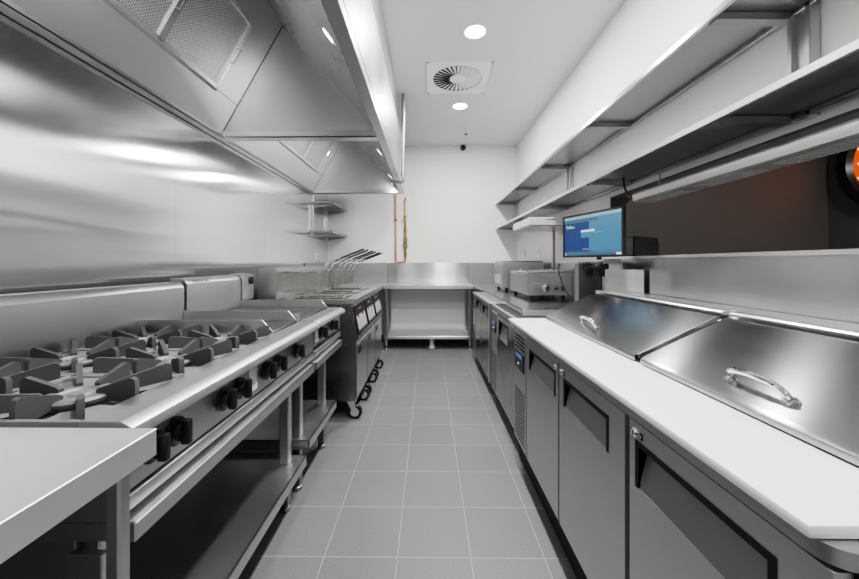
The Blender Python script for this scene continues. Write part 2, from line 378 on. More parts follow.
# ------------------------------------------------------------------ extraction hoods (two modules)
HX0, HXF = XL + .004, -.312
def make_hood(y0, y1, label, group, lamps):
    ZB, ZT = 2.12, 2.66
    t = thing('extraction_hood', label, 'extraction hood', (-.93, y0, ZB), group)
    g = MB()     # gutter channel round the lower rim
    g.box(HX0, HX0 + .006, y0, y1, ZB, ZB + .075).box(HX0, HX0 + .055, y0, y1, ZB, ZB + .012, .002)
    g.box(HX0 + .049, HX0 + .055, y0, y1, ZB, ZB + .03, .002)
    g.build('back_gutter', M['steel_hood'], t)
    g = MB(); g.box(HXF - .062, HXF, y0, y1, ZB, ZB + .012, .002).box(HXF - .062, HXF - .056, y0, y1, ZB, ZB + .045, .002)
    g.build('front_gutter', M['steel'], t)
    for ya in (y0, y1 - .035):
        MB().box(HX0 + .055, HXF - .062, ya, ya + .035, ZB, ZB + .012, .002).box(HX0 + .055, HXF - .062, ya + (.029 if ya == y0 else 0), ya + (.035 if ya == y0 else .006), ZB, ZB + .052, .002).build('end_gutter', M['steel_bright'], t)
    # sloping inner sheets
    P0 = Vector((-1.505, 0, 2.15)); AP = Vector((-1.06, 0, 2.93)); Q0 = Vector((-.372, 0, 2.155))
    d = (AP - P0); Ls = d.length; d.normalize(); nrm = Vector((d.z, 0, -d.x))   # towards the room
    def pt(s, y, off=0): v = P0 + d * s + nrm * off; return (v.x, y, v.z)
    ya, yb = y0 + .032, y1 - .032
    # filter openings
    s0, s1 = .235, .72
    fy1 = y1 - .29; W = .50; ys = [fy1 - W * k for k in range(4)]; fy0 = ys[-1] - W
    fy0 = max(fy0, ya + .02)
    sl = MB()
    for (sa, sb, u, v) in ((0, s0, ya, yb), (s1, Ls, ya, yb), (s0, s1, ya, fy0), (s0, s1, fy1, yb)):
        sl.faces([pt(sa, u), pt(sb, u), pt(sb, v), pt(sa, v)], [(0, 1, 2, 3)])
    # folded lip at the lower filter channel and joint lines
    sl.prism([pt(s0 - .02, fy0, 0), pt(s0, fy0, 0), pt(s0, fy0, .018), pt(s0 - .004, fy0, .018)], (0, fy1 - fy0, 0))
    sl.build('back_slope', M['steel_hood'], t)
    j = MB(); j.faces([pt(.02, yb - .006, .001), pt(.02, yb - .002, .001), pt(Ls, yb - .002, .001), pt(Ls, yb - .006, .001)], [(0, 1, 2, 3)])
    j.faces([pt(s0 - .003, fy1 + .004, .001), pt(s0 - .003, yb, .001), pt(s0 + .001, yb, .001), pt(s0 + .001, fy1 + .004, .001)], [(0, 1, 2, 3)])
    j.build('sheet_joint', M['gap'], t)
    for k in range(4):
        b_ = ys[k]; a = max(ys[k] - W, fy0)
        f = MB()
        for (sa, sb, u, v) in ((s0, s0 + .022, a, b_), (s1 - .022, s1, a, b_), (s0, s1, a, a + .02), (s0, s1, b_ - .02, b_)):
            f.prism([pt(sa, u, -.012), pt(sb, u, -.012), pt(sb, u, .008), pt(sa, u, .008)], (0, v - u, 0))
        fo = f.build('grease_filter', M['steel_bright'], t)
        q = MB(); q.faces([pt(s0 + .02, a + .018, -.004), pt(s1 - .02, a + .018, -.004), pt(s1 - .02, b_ - .018, -.004), pt(s0 + .02, b_ - .018, -.004)], [(0, 1, 2, 3)])
        q.build('honeycomb', M['filter'], fo)
        h = MB(); hm = (s0 + s1) / 2
        h.tube([pt(hm - .05, b_ - .012, .008), pt(hm - .05, b_ - .012, .028), pt(hm + .05, b_ - .012, .028), pt(hm + .05, b_ - .012, .008)], .004)
        h.build('handle', M['chrome'], fo)
    # front sloping sheet
    e = (AP - Q0); Le = e.length; e.normalize(); n2 = Vector((-abs(e.z), 0, -abs(e.x)))
    def qt(s, y, off=0): v = Q0 + e * s + n2 * off; return (v.x, y, v.z)
    fr = MB(); fr.faces([qt(0, ya), qt(0, yb), qt(Le, yb), qt(Le, ya)], [(0, 1, 2, 3)])
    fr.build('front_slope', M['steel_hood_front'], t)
    for ye in (ya, yb):
        en = MB(); en.faces([(P0.x - .03, ye, ZB + .01), (P0.x, ye, P0.z), (AP.x, ye, AP.z), (Q0.x, ye, Q0.z), (Q0.x + .03, ye, ZB + .01)], [(0, 1, 2, 3, 4)])
        en.build('end_sheet', M['steel_hood_end'], t)
    # outer casing
    oc = MB(); oc.box(HXF - .004, HXF, y0, y1, ZB + .012, ZT, .001).box(HXF - .004, HXF + .004, y0, y1, ZT - .012, ZT, .002)
    oc.box(HXF - .004, HXF + .003, y0, y1, ZB + .05, ZB + .056, .001)
    oc.build('front_fascia', M['steel_rail'], t)
    oe = MB(); oe.prism([(HX0, y0, ZB + .012), (HXF - .005, y0, ZB + .012), (HXF - .005, y0, ZT), (HX0, y0, ZT)], (0, .003, 0))
    oe.build('outer_end', M['steel'], t)
    oe = MB(); oe.prism([(HX0, y1 - .003, ZB + .012), (HXF - .005, y1 - .003, ZB + .012), (HXF - .005, y1 - .003, ZT), (HX0, y1 - .003, ZT)], (0, .003, 0))
    oe.build('outer_end', M['steel'], t)
    for yy in lamps:
        c = Q0 + e * .125
        lm = MB(); w_ = Vector((0, 1, 0))
        for r0, r1, off0, off1, mat in ((.0, .034, .003, .003, M['lamp_small']), (.034, .046, .003, .006, M['chrome']), (.046, .048, .006, 0, M['chrome'])):
            vs = []; N = 28
            for r, off in ((max(r0, .0005), off0), (r1, off1)):
                for k in range(N):
                    a = 2 * PI * k / N; v = c + e * (r * math.cos(a)) + w_ * (r * math.sin(a)) + n2 * off
                    vs.append((v.x, yy + v.y, v.z))
            lm.faces(vs, [(k, (k + 1) % N, N + (k + 1) % N, N + k) for k in range(N)], mat)
        lm.build('hood_lamp', None, t)
        ld = bpy.data.lights.new('hood_glow', 'AREA'); ld.shape = 'DISK'; ld.size = .1; ld.energy = 4.5; ld.color = (1, .995, .985)
        lo = bpy.data.objects.new('hood_glow', ld); COL.objects.link(lo); lo.parent = t
        v = c + n2 * .02
        lo.location = Vector((v.x, yy, v.z)) - t.location
        lo.rotation_euler = n2.to_track_quat('-Z', 'Y').to_euler()
    return t
make_hood(.57, 2.61, 'large stainless canopy hood over the six burner range, nearer of the two', 'stainless extraction hoods along the left wall', (.92, 1.62))
make_hood(2.618, 4.69, 'stainless canopy hood over the fryers, farther one next to the wall shelf', 'stainless extraction hoods along the left wall', (3.32, 4.25))
tag(B(HXF - .06, HXF - .02, .57, 3.74, 2.664, ZC - .002, .002).build('hood_infill_panel', M['steel_bright'], None),
    'pale steel panel closing the gap between hood and ceiling', 'panel')
t = thing('conduit_pipe', 'vertical grey conduit pipe down the hood front with an elbow fitting', 'pipe', (-.288, 3.80, 2.1))
MB().tube([(-.268, 3.80, ZC - .002), (-.268, 3.80, 2.16)], .018, 12).build('pipe', M['steel_dark'], t)
f = MB(); f.lathe([(.001, .0), (.026, 0), (.026, .05), (.001, .05)], (-.268, 3.80, 2.14), n=12)
f.tube([(-.268, 3.80, 2.15), (-.268, 3.80, 2.09), (-.285, 3.80, 2.075), (-.37, 3.80, 2.075), (-.39, 3.80, 2.06), (-.39, 3.80, 2.02)], .018, 10)
f.box(-.36, -.33, 3.785, 3.815, 2.06, 2.092, .004)
f.build('elbow_fitting', M['steel_dark'], t)

# ------------------------------------------------------------------ back wall pipes, left shelves
t = thing('gas_pipe', 'copper gas pipe with a brass valve assembly on the back wall', 'pipe', (-.43, YB, 1.2))
yy = YB - .035
MB().tube([(-.50, yy, 2.75), (-.50, yy, 1.245), (-.495, yy, 1.228), (-.48, yy, 1.225), (-.375, yy, 1.225), (-.357, yy, 1.228), (-.352, yy, 1.245), (-.352, yy, 1.31)], .0115, 10).build('copper_run', M['copper'], t)
v = MB(); v.lathe([(r_, 1.30 + (z_ - 1.40) * 1.45) for r_, z_ in [(.001, 1.40), (.018, 1.40), (.02, 1.46), (.014, 1.465), (.014, 1.50), (.026, 1.505), (.03, 1.56), (.026, 1.61), (.016, 1.615), (.016, 1.66), (.021, 1.665), (.021, 1.72), (.014, 1.725), (.014, 1.80), (.02, 1.805), (.02, 1.84), (.001, 1.845)]], (-.352, yy, 0), n=14)
v.build('valve_body', M['brass'], t)
MB().tube([(-.352, yy, 1.93), (-.352, yy, 2.17), (-.345, yy + .01, 2.19), (-.34, YB - .002, 2.19)], .0115, 10).build('copper_tail', M['copper'], t)
MB().box(-.40, -.35, yy - .03, yy - .02, 1.87, 1.90, .003).cyl((-.352, yy - .03, 1.885), (-.352, yy, 1.885), .012).build('lever_handle', plain('yellow_lever', (.5, .33, .05), .4), t)
MB().lathe([(.001, 0), (.03, 0), (.03, -.02), (.001, -.022)], (-.34, YB - .001, 2.19), 'y', 16).build('wall_flange', M['steel_dark'], t)
MB().lathe([(.012, 1.44), (.039, 1.445), (.039, 1.48), (.012, 1.485)], (-.352, yy, 0), n=8).build('union_nut', M['steel_dark'], t)
for z in (1.98, 1.30): pass
MB().box(-.525, -.475, YB - .03, YB - .001, 1.86, 1.88, .003).box(-.515, -.485, yy - .014, yy + .014, 1.862, 1.878, .003).build('pipe_clip', M['black'], t)

t = thing('corner_shelf', 'two tier stainless wall shelf in the far left corner', 'shelf', (XL, 5.07, 1.6))
for z in (1.635, 2.025):
    s = MB(); s.box(XL + .004, XL + .304, 4.65, 5.485, z - .004, z, .001)
    s.box(XL + .300, XL + .304, 4.65, 5.485, z - .028, z, .001).box(XL + .004, XL + .304, 4.65, 4.654, z - .028, z, .001)
    s.build('shelf_board', M['steel_shelf'], t)
for y in (4.72, 5.40):
    MB().box(XL + .001, XL + .032, y - .016, y + .016, 1.58, 2.12, .002).build('upright', M['steel_z'], t)
    for z in (1.607, 1.997):
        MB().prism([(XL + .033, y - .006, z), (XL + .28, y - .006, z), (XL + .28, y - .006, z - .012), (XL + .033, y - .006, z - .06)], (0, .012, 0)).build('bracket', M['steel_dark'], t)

def wall_plate(x, y, z, nx, label, w=.075, h=.115):
    t = thing('power_outlet', label, 'outlet', (x, y, z))
    a, b_ = (x, x + nx * .012)
    B(a, b_, y - w / 2, y + w / 2, z - h / 2, z + h / 2, .003).build('cover_plate', M['white'], t)
    B(b_, b_ + nx * .004, y - w / 4, y + w / 4, z - h / 4, z + h / 4, .002).build('switch', M['keypad'], t)
wall_plate(XL + .001, 4.92, 1.30, 1, 'small white outlet box on the left steel wall under the corner shelf', .12, .09)
wall_plate(XR - .001, 4.98, 1.35, -1, 'white switch plate on the right wall, nearer the back corner')
wall_plate(XR - .001, 4.36, 1.35, -1, 'white switch plate on the right wall, nearer the monitor')

# ------------------------------------------------------------------ benches
def leg(x, y, z0, z1, t, w=.038, name='leg', foot=True):
    o = B(x - w / 2, x + w / 2, y - w / 2, y + w / 2, z0 + (.06 if foot else 0), z1, .004).build(name, M['steel_z'], t)
    if foot: MB().lathe([(.001, 0), (.02, 0), (.02, .012), (.013, .02), (.013, .06), (.001, .06)], (x, y, z0), n=12).build('adjustable_foot', M['steel_dark'], o)
    return o
# foreground bench
t = thing('steel_bench', 'stainless bench in the near left corner beside the range', 'bench', (-1.0, .35, 0))
s = MB(); s.prism([(-1.55, -.55, .90), (-.51, -.55, .90), (-.51, -.55, .85), (-.514, -.55, .85), (-.514, -.55, .896), (-1.55, -.55, .896)], (0, 1.214, 0), bev=.0012).box(-1.55, -.514, .660, .664, .85, .896).box(-1.55, -.514, -.55, -.546, .85, .896)
s.build('bench_top', M['steel_top'], t)
for x, y in ((-.542, .617), (-.542, -.50), (-1.50, .617), (-1.50, -.50)): leg(x, y, 0, .895, t, .026)
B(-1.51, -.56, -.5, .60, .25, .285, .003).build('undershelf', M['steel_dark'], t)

# back wall bench (middle)
t = thing('wall_bench', 'stainless bench with undershelf and splashback against the white back wall', 'bench', (0, 5.2, 0))
s = MB(); s.box(-.628, .628, 4.92, 5.485, .896, .90, .001).box(-.628, .628, 4.92, 4.924, .852, .90, .0015)
s.build('bench_top', M['steel_x'], t)
B(-.628, .628, 5.472, 5.487, .901, 1.213, .002).build('splashback', streaky('splash_steel', .62, .20, .65, (1, 0, 0), .12, (4, 1, .6)), t)
B(-.60, .60, 4.95, 5.46, .15, .19, .003).build('undershelf', M['steel_x'], t)
for x in (-.585, .575):
    for y in (4.955, 5.44): leg(x, y, 0, .895, t, .036)
t = thing('corner_bench', 'stainless bench in the back left corner beyond the fryers', 'bench', (-1.1, 5.0, 0))
s = MB(); s.box(-1.55, -.632, 4.45, 5.485, .896, .90, .001).box(-.636, -.632, 4.45, 5.485, .855, .90, .001).box(-1.55, -.632, 4.45, 4.454, .855, .9)
s.build('bench_top', M['steel'], t)
MB().box(-1.54, -.632, 5.472, 5.487, .901, 1.213, .002).box(-1.553, -1.541, 4.45, 5.487, .901, 1.213, .002).build('splashback', M['steel_z'], t)
for x, y in ((-.66, 4.49), (-.66, 5.40), (-1.5, 4.49), (-1.5, 5.40)): leg(x, y, 0, .895, t, .036)
t = thing('floor_waste_pipe', 'short white pipe stub on the floor under the back bench', 'pipe', (.05, 5.2, 0))
MB().lathe([(.001, 0), (.05, 0), (.05, .02), (.033, .024), (.033, .10), (.001, .10)], (.05, 5.10, 0), n=18).build('stub', M['white'], t)
MB().lathe([(.001, .1), (.038, .1), (.038, .13), (.001, .132)], (.05, 5.10, 0), n=18).build('cap', M['white'], t)

# right counter
t = thing('steel_counter', 'long stainless counter on the right wall beyond the white board', 'counter', (1.0, 4.0, 0))
CM = steel('counter_steel', .52, .13, 'y', wave=.1, wscale=(3, 2, 3)); CE = M['steel_top']
s = MB(); s.box(.635, 1.34, 2.43, 5.485, .894, .90, .0015, CM).box(.635, .641, 2.43, 5.485, .852, .90, .0015, CM).box(.641, 1.34, 2.43, 2.436, .852, .893, 0, CE)
s.build('counter_top', None, t)
MB().box(1.335, 1.352, 2.68, 5.487, .901, 1.213, .002).box(.632, 1.333, 5.472, 5.487, .901, 1.213, .002).build('splashback', M['steel_z'], t)
for x, y in ((.665, 3.206), (1.31, 2.47), (.665, 4.52), (1.31, 5.40), (.665, 5.40)): leg(x, y, 0, .893, t, .03)

# ------------------------------------------------------------------ cooking line
RXB = -1.30      # face of splash
def knob(x, y, z, t, r=.026, length=.04):
    k = MB(); k.lathe([(.001, 0), (r + .008, 0), (r + .008, .006), (r, .008), (r * .9, .022), (.001, .024)], (x, y, z), 'x', 24)
    k.box(x + .018, x + length, y - .009, y + .009, z - r * 1.15, z + r * 1.15, .005, seg=2)
    return k.build('knob', M['black'], t)
def nosing(t, y0, y1, z=.90):
    n = MB()
    n.prism([(-.685, y0, z), (-.602, y0, z), (-.578, y0, z - .013), (-.573, y0, z - .034), (-.60, y0, z - .036), (-.685, y0, z - .02)], (0, y1 - y0, 0), bev=.0012)
    return n.build('front_nosing', M['steel'], t)
def guard(t, y, x0=-1.2985, x1=-.685, z0=.872, z1=.956):
    return MB().prism([(x0, y, z0), (x1, y, z0), (x1, y, .895), (x1 - .055, y, z1), (x0, y, z1)], (0, .005, 0), bev=.001).build('side_guard', M['steel_x'], t)
def splash(t, y0, y1, zt):
    return MB().prism([(RXB, y0, .87), (RXB, y0, zt - .028), (RXB - .02, y0, zt), (RXB - .09, y0, zt), (RXB - .09, y0, .87)], (0, y1 - y0, 0), bev=.001).build('splashback', M['steel'], t)

t = thing('gas_range', 'six burner stainless gas range with black iron trivets', 'gas range', (-.95, 1.29, .7))
YR0, YR1 = .69, 1.885
b_ = MB(); b_.box(-1.39, -.625, YR0, YR1, .70, .868, .002)
b_.build('body', M['steel'], t)
B(-1.29, -.69, YR0 + .01, 1.575, .869, .874).build('spill_tray', M['enamel'], t)
nosing(t, YR0, YR1)
splash(t, YR0, YR1, 1.108)
B(-.624, -.612, YR0, YR1, .744, .864, .001).build('control_panel', M['steel_rail'], t)
B(-.624, -.606, YR0, YR1, .706, .738, .002).build('drip_tray_front', M['steel'], t)
B(-.6235, -.614, YR0, YR1, .738, .744).build('shadow_gap', M['gap'], t)
guard(t, 1.578); guard(t, 1.877)
gp = MB(); gp.box(-1.27, -.69, 1.59, 1.87, .87, .905, .003); gp.build('griddle_plate', M['plate'], t)
trv = None
for ix, bx in enumerate((-1.145, -.835)):
    for iy in range(3):
        by = .845 + iy * .297
        tv = MB()
        # square skirt web with an octagonal opening, dished to the middle
        N = 16; out = []; inn = []
        for k in range(N):
            a = 2 * PI * k / N; c, s_ = math.cos(a), math.sin(a); q = 1 / max(abs(c), abs(s_))
            out.append((bx + .149 * c * q, by + .145 * s_ * q, .892)); inn.append((bx + .085 * c, by + .085 * s_, .884))
        for k in range(0, N):
            if k % 4 in (1, 2):   # open webs
                k2 = (k + 1) % N
                tv.faces([out[k], out[k2], inn[k2], inn[k]], [(0, 1, 2, 3)], M['web'])
        for x0, x1, y0, y1 in ((-.15, .15, -.146, -.136), (-.15, .15, .136, .146), (-.15, -.140, -.146, .146), (.140, .15, -.146, .146)):
            tv.box(bx + x0, bx + x1, by + y0, by + y1, .876, .896, .002, M['web'])
        for k in range(8):
            a = PI / 4 * k; c, s_ = math.cos(a), math.sin(a)
            diag = k % 2
            ro = .182 if diag else .139; ri = .060 if diag else .045
            hh = .937
            d_ = Vector((c, s_, 0)); nn = Vector((-s_, c, 0)) * .0065
            prof = [(ri, .892), (ri, .908), (ri + .006, .913), (ro - .012, hh), (ro - .003, hh - .004), (ro, hh - .012), (ro, .878), (ro - .03, .878), (ri + .03, .884)]
            tv.prism([Vector((bx, by, 0)) + d_ * r + Vector((0, 0, z)) - nn for r, z in prof], nn * 2, M['iron'])
        tv.build('trivet', None, t)
        bu = MB(); bu.lathe([(.001, .875), (.06, .875), (.058, .884), (.070, .887), (.072, .895), (.066, .900), (.042, .901), (.038, .896), (.022, .8955), (.019, .900), (.001, .901)], (bx, by, 0), n=28)
        bu.build('burner', M['burner'], t)
for y in (.778, .852, 1.055, 1.145, 1.335, 1.435, 1.64): knob(-.611, y, .805, t)
for y in (1.235,):
    B(-.6115, -.610, y - .03, y + .03, .765, .845).build('rating_sticker', M['sticker'], t)
B(-1.2995, -1.298, 1.3, 1.31, 1.0, 1.001)

def stand(y0, y1, label, ztop, zs, grp):
    t = thing('equipment_stand', label, 'stand', (-.95, (y0 + y1) / 2, 0), grp)
    r = MB(); r.box(-.625, -.58, y0, y1, .655, .695, .003).box(-1.36, -1.32, y0, y1, .655, .695, .003)
    r.box(-1.32, -.625, y0, y0 + .04, .655, .695, .003).box(-1.32, -.625, y1 - .04, y1, .655, .695, .003)
    r.build('top_frame', M['steel_rail'], t)
    s = MB(); s.box(-1.36, -.62, y0, y1, zs - .006, zs, .001).box(-.626, -.62, y0, y1, zs - .05, zs, .001)
    s.box(-1.36, -.62, y0, y0 + .006, zs - .05, zs, .001).box(-1.36, -.62, y1 - .006, y1, zs - .05, zs, .001)
    s.build('undershelf', M['steel'], t)
    if y0 < 1:
        B(-1.36, -.712, y0 + .008, y0 + .014, zs, .652, .001).build('end_panel', M['steel'], t)
        B(-.700, -.632, y0 - .018, y0 - .0005, .03, .644, .002).build('corner_post', M['steel_z'], t)
    for x in (-.70, -1.31):
        for y in (y0 + .05, y1 - .07):
            l = B(x - .022, x + .022, y - .022, y + .022, zs, .655, .004).build('leg', M['steel_z'], t)
            MB().box(x - .02, x + .02, y - .02, y + .02, .03, zs - .006, .003).lathe([(.001, 0), (.025, 0), (.025, .02), (.012, .03), (.001, .03)], (x, y, 0), n=12).build('foot', M['steel_dark'], l)
    return t
stand(.70, 1.81, 'stainless stand with wide undershelf carrying the six burner range', .695, .232, 'stainless stands under the cooking line')
stand(1.85, 2.40, 'narrow stainless stand carrying the griddle next to the fryers', .695, .285, 'stainless stands under the cooking line')
# spacers that carry the machines on the stands
t = thing('griddle', 'stainless flat top griddle between the range and the fryers', 'griddle', (-.95, 2.17, .7))
YG0, YG1 = 1.895, 2.455
B(-1.39, -.625, YG0, YG1, .70, .868, .002).build('body', M['steel'], t)
nosing(t, YG0, YG1, .903)
sp = splash(t, YG0 + .01, YG1, 1.125)
B(-1.28, -.69, YG0 + .02, YG1 - .02, .87, .908, .003).build('griddle_plate', M['plate'], t)
guard(t, YG1 - .01)
B(-1.29, -.69, YG0 + .003, YG0 + .006, .869, .94, .001).build('side_guard', M['steel_x'], t)
B(-.624, -.612, YG0, YG1, .76, .864, .001).build('control_panel', M['steel'], t)
B(-.624, -.606, YG0, YG1, .706, .738, .002).build('drip_tray_front', M['steel'], t)
B(-.6235, -.614, YG0, YG1, .738, .76).build('shadow_gap', M['gap'], t)
for y in (2.02, 2.26): knob(-.611, y, .815, t)
B(-.6115, -.610, 1.92, 1.97, .78, .845).build('rating_sticker', M['sticker'], t)
# maker lettering on the sloping top of the splash
cu = bpy.data.curves.new('lettering', 'FONT'); cu.body = 'WALDORF'; cu.size = .028; cu.extrude = .0004; cu.space_character = 1.15
tmp = bpy.data.objects.new('lettering_source', cu); COL.objects.link(tmp)
bpy.context.view_layer.update()
me = bpy.data.meshes.new_from_object(tmp.evaluated_get(bpy.context.evaluated_depsgraph_get()))
bpy.data.objects.remove(tmp)
d1 = Vector((0, 1, 0)); d2 = Vector((-.02, 0, .028)).normalized(); d3 = d1.cross(d2)
O = Vector((RXB + .0012, 1.955, 1.097 + .004))
for v_ in me.vertices:
    p = O + d1 * v_.co.x + d2 * v_.co.y + d3 * v_.co.z
    v_.co = p - Vector(t.location)
me.materials.append(M['blue_ink'])
lo = bpy.data.objects.new('lettering', me); COL.objects.link(lo); lo.parent = t
# pale valve box behind the griddle
t = thing('junction_box', 'small pale metal box on the splash end beside the fryer flue', 'box', (-1.36, 2.52, .9))
B(-1.385, -1.28, 2.462, 2.60, .95, 1.135, .004).build('housing', M['steel_bright'], t)
MB().tube([(-1.345, 2.53, .0), (-1.345, 2.53, .95)], .014, 10).build('riser_pipe', M['steel_z'], t)
MB().cyl((-1.28, 2.56, 1.085), (-1.272, 2.56, 1.085), .028, n=20).build('port', M['black'], t)

# ------------------------------------------------------------------ fryers
FW = .472
def castor(x, y, t, r=.055):
    c = MB(); c.box(x - .04, x + .04, y - .035, y + .035, .138, .147, .002)
    c.prism([(x - .03, y - .024, .138), (x + .03, y - .024, .138), (x + .045, y - .024, r), (x + .02, y - .024, r - .012)], (0, .004, 0))
    c.prism([(x - .03, y + .020, .138), (x + .03, y + .020, .138), (x + .045, y + .020, r), (x + .02, y + .020, r - .012)], (0, .004, 0))
    o = c.build('castor', M['chrome'], t)
    MB().lathe([(.001, -.017), (r * .55, -.017), (r * .6, -.014), (r * .9, -.014), (r, -.008), (r, .008), (r * .9, .014), (r * .6, .014), (r * .55, .017), (.001, .017)], (x + .03, y, r), 'y', 24).build('wheel', M['black'], o)
    MB().lathe([(.001, -.021), (r * .62, -.021), (r * .62, .021), (.001, .021)], (x + .03, y, r), 'y', 16).build('wheel_hub', M['chrome'], o)
    return o
def make_fryer(y0, label, grp):
    y1 = y0 + FW - .004
    t = thing('deep_fryer', label, 'deep fryer', (-.85, y0, 0), grp)
    prof = [(-1.165, .15), (-.56, .15), (-.56, .60), (-.535, .63), (-.588, .875), (-.60, .89), (-1.165, .89)]
    MB().prism([(x, y0, z) for x, z in prof], (0, y1 - y0, 0), bev=.002).build('body', M['door_gloss'], t)
    r = MB(); r.box(-.645, -.553, y0, y1, .892, .935, .003).box(-1.165, -.645, y0, y0 + .05, .892, .93, .002).box(-1.165, -.645, y1 - .05, y1, .892, .93, .002).box(-1.165, -1.10, y0, y1, .892, .93, .002)
    r.build('top_deck', M['steel'], t)
    B(-1.10, -.645, y0 + .05, y1 - .05, .892, .905).build('tank', M['oil'], t)
    MB().tube([(-1.09, y0 + .15, .93), (-.66, y0 + .15, .93)], .006).tube([(-1.09, y0 + .32, .93), (-.66, y0 + .32, .93)], .006).box(-.74, -.68, y0 + .13, y0 + .34, .92, .936, .003).build('basket_rest', M['wire'], t)
    B(-1.31, -1.168, y0, y1, .15, 1.172, .003).build('flue', M['steel'], t)
    # sloping console
    A = Vector((-.588, 0, .875)); C_ = Vector((-.535, 0, .63)); dd = (C_ - A); Lc = dd.length; dd.normalize(); nn = Vector((-dd.z, 0, dd.x))
    def con(s0, s1, u0, u1, o0, o1):
        P = [A + dd * s0 + nn * o0, A + dd * s1 + nn * o0, A + dd * s1 + nn * o1, A + dd * s0 + nn * o1]
        return MB().prism([(p.x, y0 + u0, p.z) for p in P], (0, u1 - u0, 0))
    cp = con(.005, Lc - .02, .03, FW - .035, .0005, .008).build('control_panel', M['black'], t)
    con(.085, Lc - .055, .06, FW - .065, .008, .0095).build('keypad', M['keypad'], cp)
    for u in (.09, .27): con(.080, .104, u + .01, u + .065, .0095, .011).build('display', M['led_red'], cp)
    for k in range(3): con(.125 + .025 * k, .132 + .025 * k, .10, FW - .11, .0095, .0102).build('button_row', M['grey_plastic'], cp)
    con(.035, .045, .17, .30, .008, .009).build('maker_plate', M['steel_bright'], cp)
    dr = B(-.559, -.545, y0 + .012, y1 - .012, .17, .585, .003).build('door', M['steel_z'], t)
    MB().box(-.5445, -.540, y0 + .06, y0 + .17, .50, .55, .002).build('handle', M['black'], dr)
    for x in (-.60, -1.12):
        for y in (y0 + .05, y1 - .05): castor(x, y, t)
    return t
g_f = 'stainless deep fryers in a bank of three'
FY = [2.72, 2.72 + FW, 2.72 + 2 * FW]
f0 = make_fryer(FY[0], 'stainless deep fryer beside the griddle, first of the bank of three', g_f)
dup(f0, (0, FW, 0), 'stainless deep fryer in the middle of the bank of three', g_f)
dup(f0, (0, 2 * FW, 0), 'stainless deep fryer at the far end of the bank, next to the corner bench', g_f)

def make_basket(yc, label, grp):
    t = thing('fryer_basket', label, 'fryer basket', (-1.0, yc, .98), grp)
    xa, xb, ya, yb, za, zb = -1.145, -.862, yc - .07, yc + .07, .985, 1.135
    w = MB(); rw = .0016
    def fin(x): return x
    nx, ny, nz = 15, 7, 7
    for i in range(nx + 1):
        x = xa + (xb - xa) * i / nx
        for p, q in (((x, ya, za), (x, ya, zb)), ((x, yb, za), (x, yb, zb)), ((x, ya, za), (x, yb, za))): w.cyl(p, q, rw, n=4)
    for k in range(nz + 1):
        z = za + (zb - za) * k / nz
        for p, q in (((xa, ya, z), (xb, ya, z)), ((xa, yb, z), (xb, yb, z)), ((xa, ya, z), (xa, yb, z)), ((xb, ya, z), (xb, yb, z))): w.cyl(p, q, rw, n=4)
    for j in range(ny + 1):
        y = ya + (yb - ya) * j / ny
        for p, q in (((xa, y, za), (xb, y, za)), ((xa, y, za), (xa, y, zb)), ((xb, y, za), (xb, y, zb))): w.cyl(p, q, rw, n=4)
    w.build('mesh_body', M['wire'], t)
    r = MB()
    r.tube([(xa, ya, zb), (xb, ya, zb), (xb, yb, zb), (xa, yb, zb), (xa, ya, zb)], .004, 6)
    r.tube([(xa, ya, za), (xb, ya, za), (xb, yb, za), (xa, yb, za), (xa, ya, za)], .003, 6)
    for x, y in ((xa, ya), (xb, ya), (xa, yb), (xb, yb)): r.cyl((x, y, za), (x, y, zb), .003, n=6)
    r.tube([(xa - .012, yc - .03, zb - .02), (xa - .012, yc - .03, zb + .006), (xa + .01, yc - .03, zb + .006)], .003, 6)
    r.tube([(xa - .012, yc + .03, zb - .02), (xa - .012, yc + .03, zb + .006), (xa + .01, yc + .03, zb + .006)], .003, 6)
    r.build('rim', M['wire'], t)
    h = MB()
    for s_ in (-1, 1):
        h.tube([(xb + .004, yc + s_ * .022, za + .01), (xb + .012, yc + s_ * .022, zb), (xb + .05, yc + s_ * .02, 1.205), (xb + .12, yc + s_ * .009, 1.235), (xb + .16, yc + s_ * .007, 1.25)], .004, 6)
    ho = h.build('handle', M['wire'], t)
    MB().tube([(xb + .11, yc, 1.226), (xb + .18, yc, 1.257), (xb + .335, yc, 1.318), (xb + .345, yc, 1.321)], .008, 8).build('grip', M['black'], ho)
    return t
gb = 'wire fryer baskets hanging above the tanks'
pos = [FY[i] + o for i in range(3) for o in (.135, .335)]
words = ['nearest the griddle, first of six', 'second from the griddle', 'third from the griddle', 'fourth from the griddle', 'fifth from the griddle', 'farthest from the griddle, last of six']
bk = make_basket(pos[0], 'wire fryer basket with black grip, ' + words[0], gb)
for i in range(1, 6): dup(bk, (0, pos[i] - pos[0], 0), 'wire fryer basket with black grip, ' + words[i], gb)

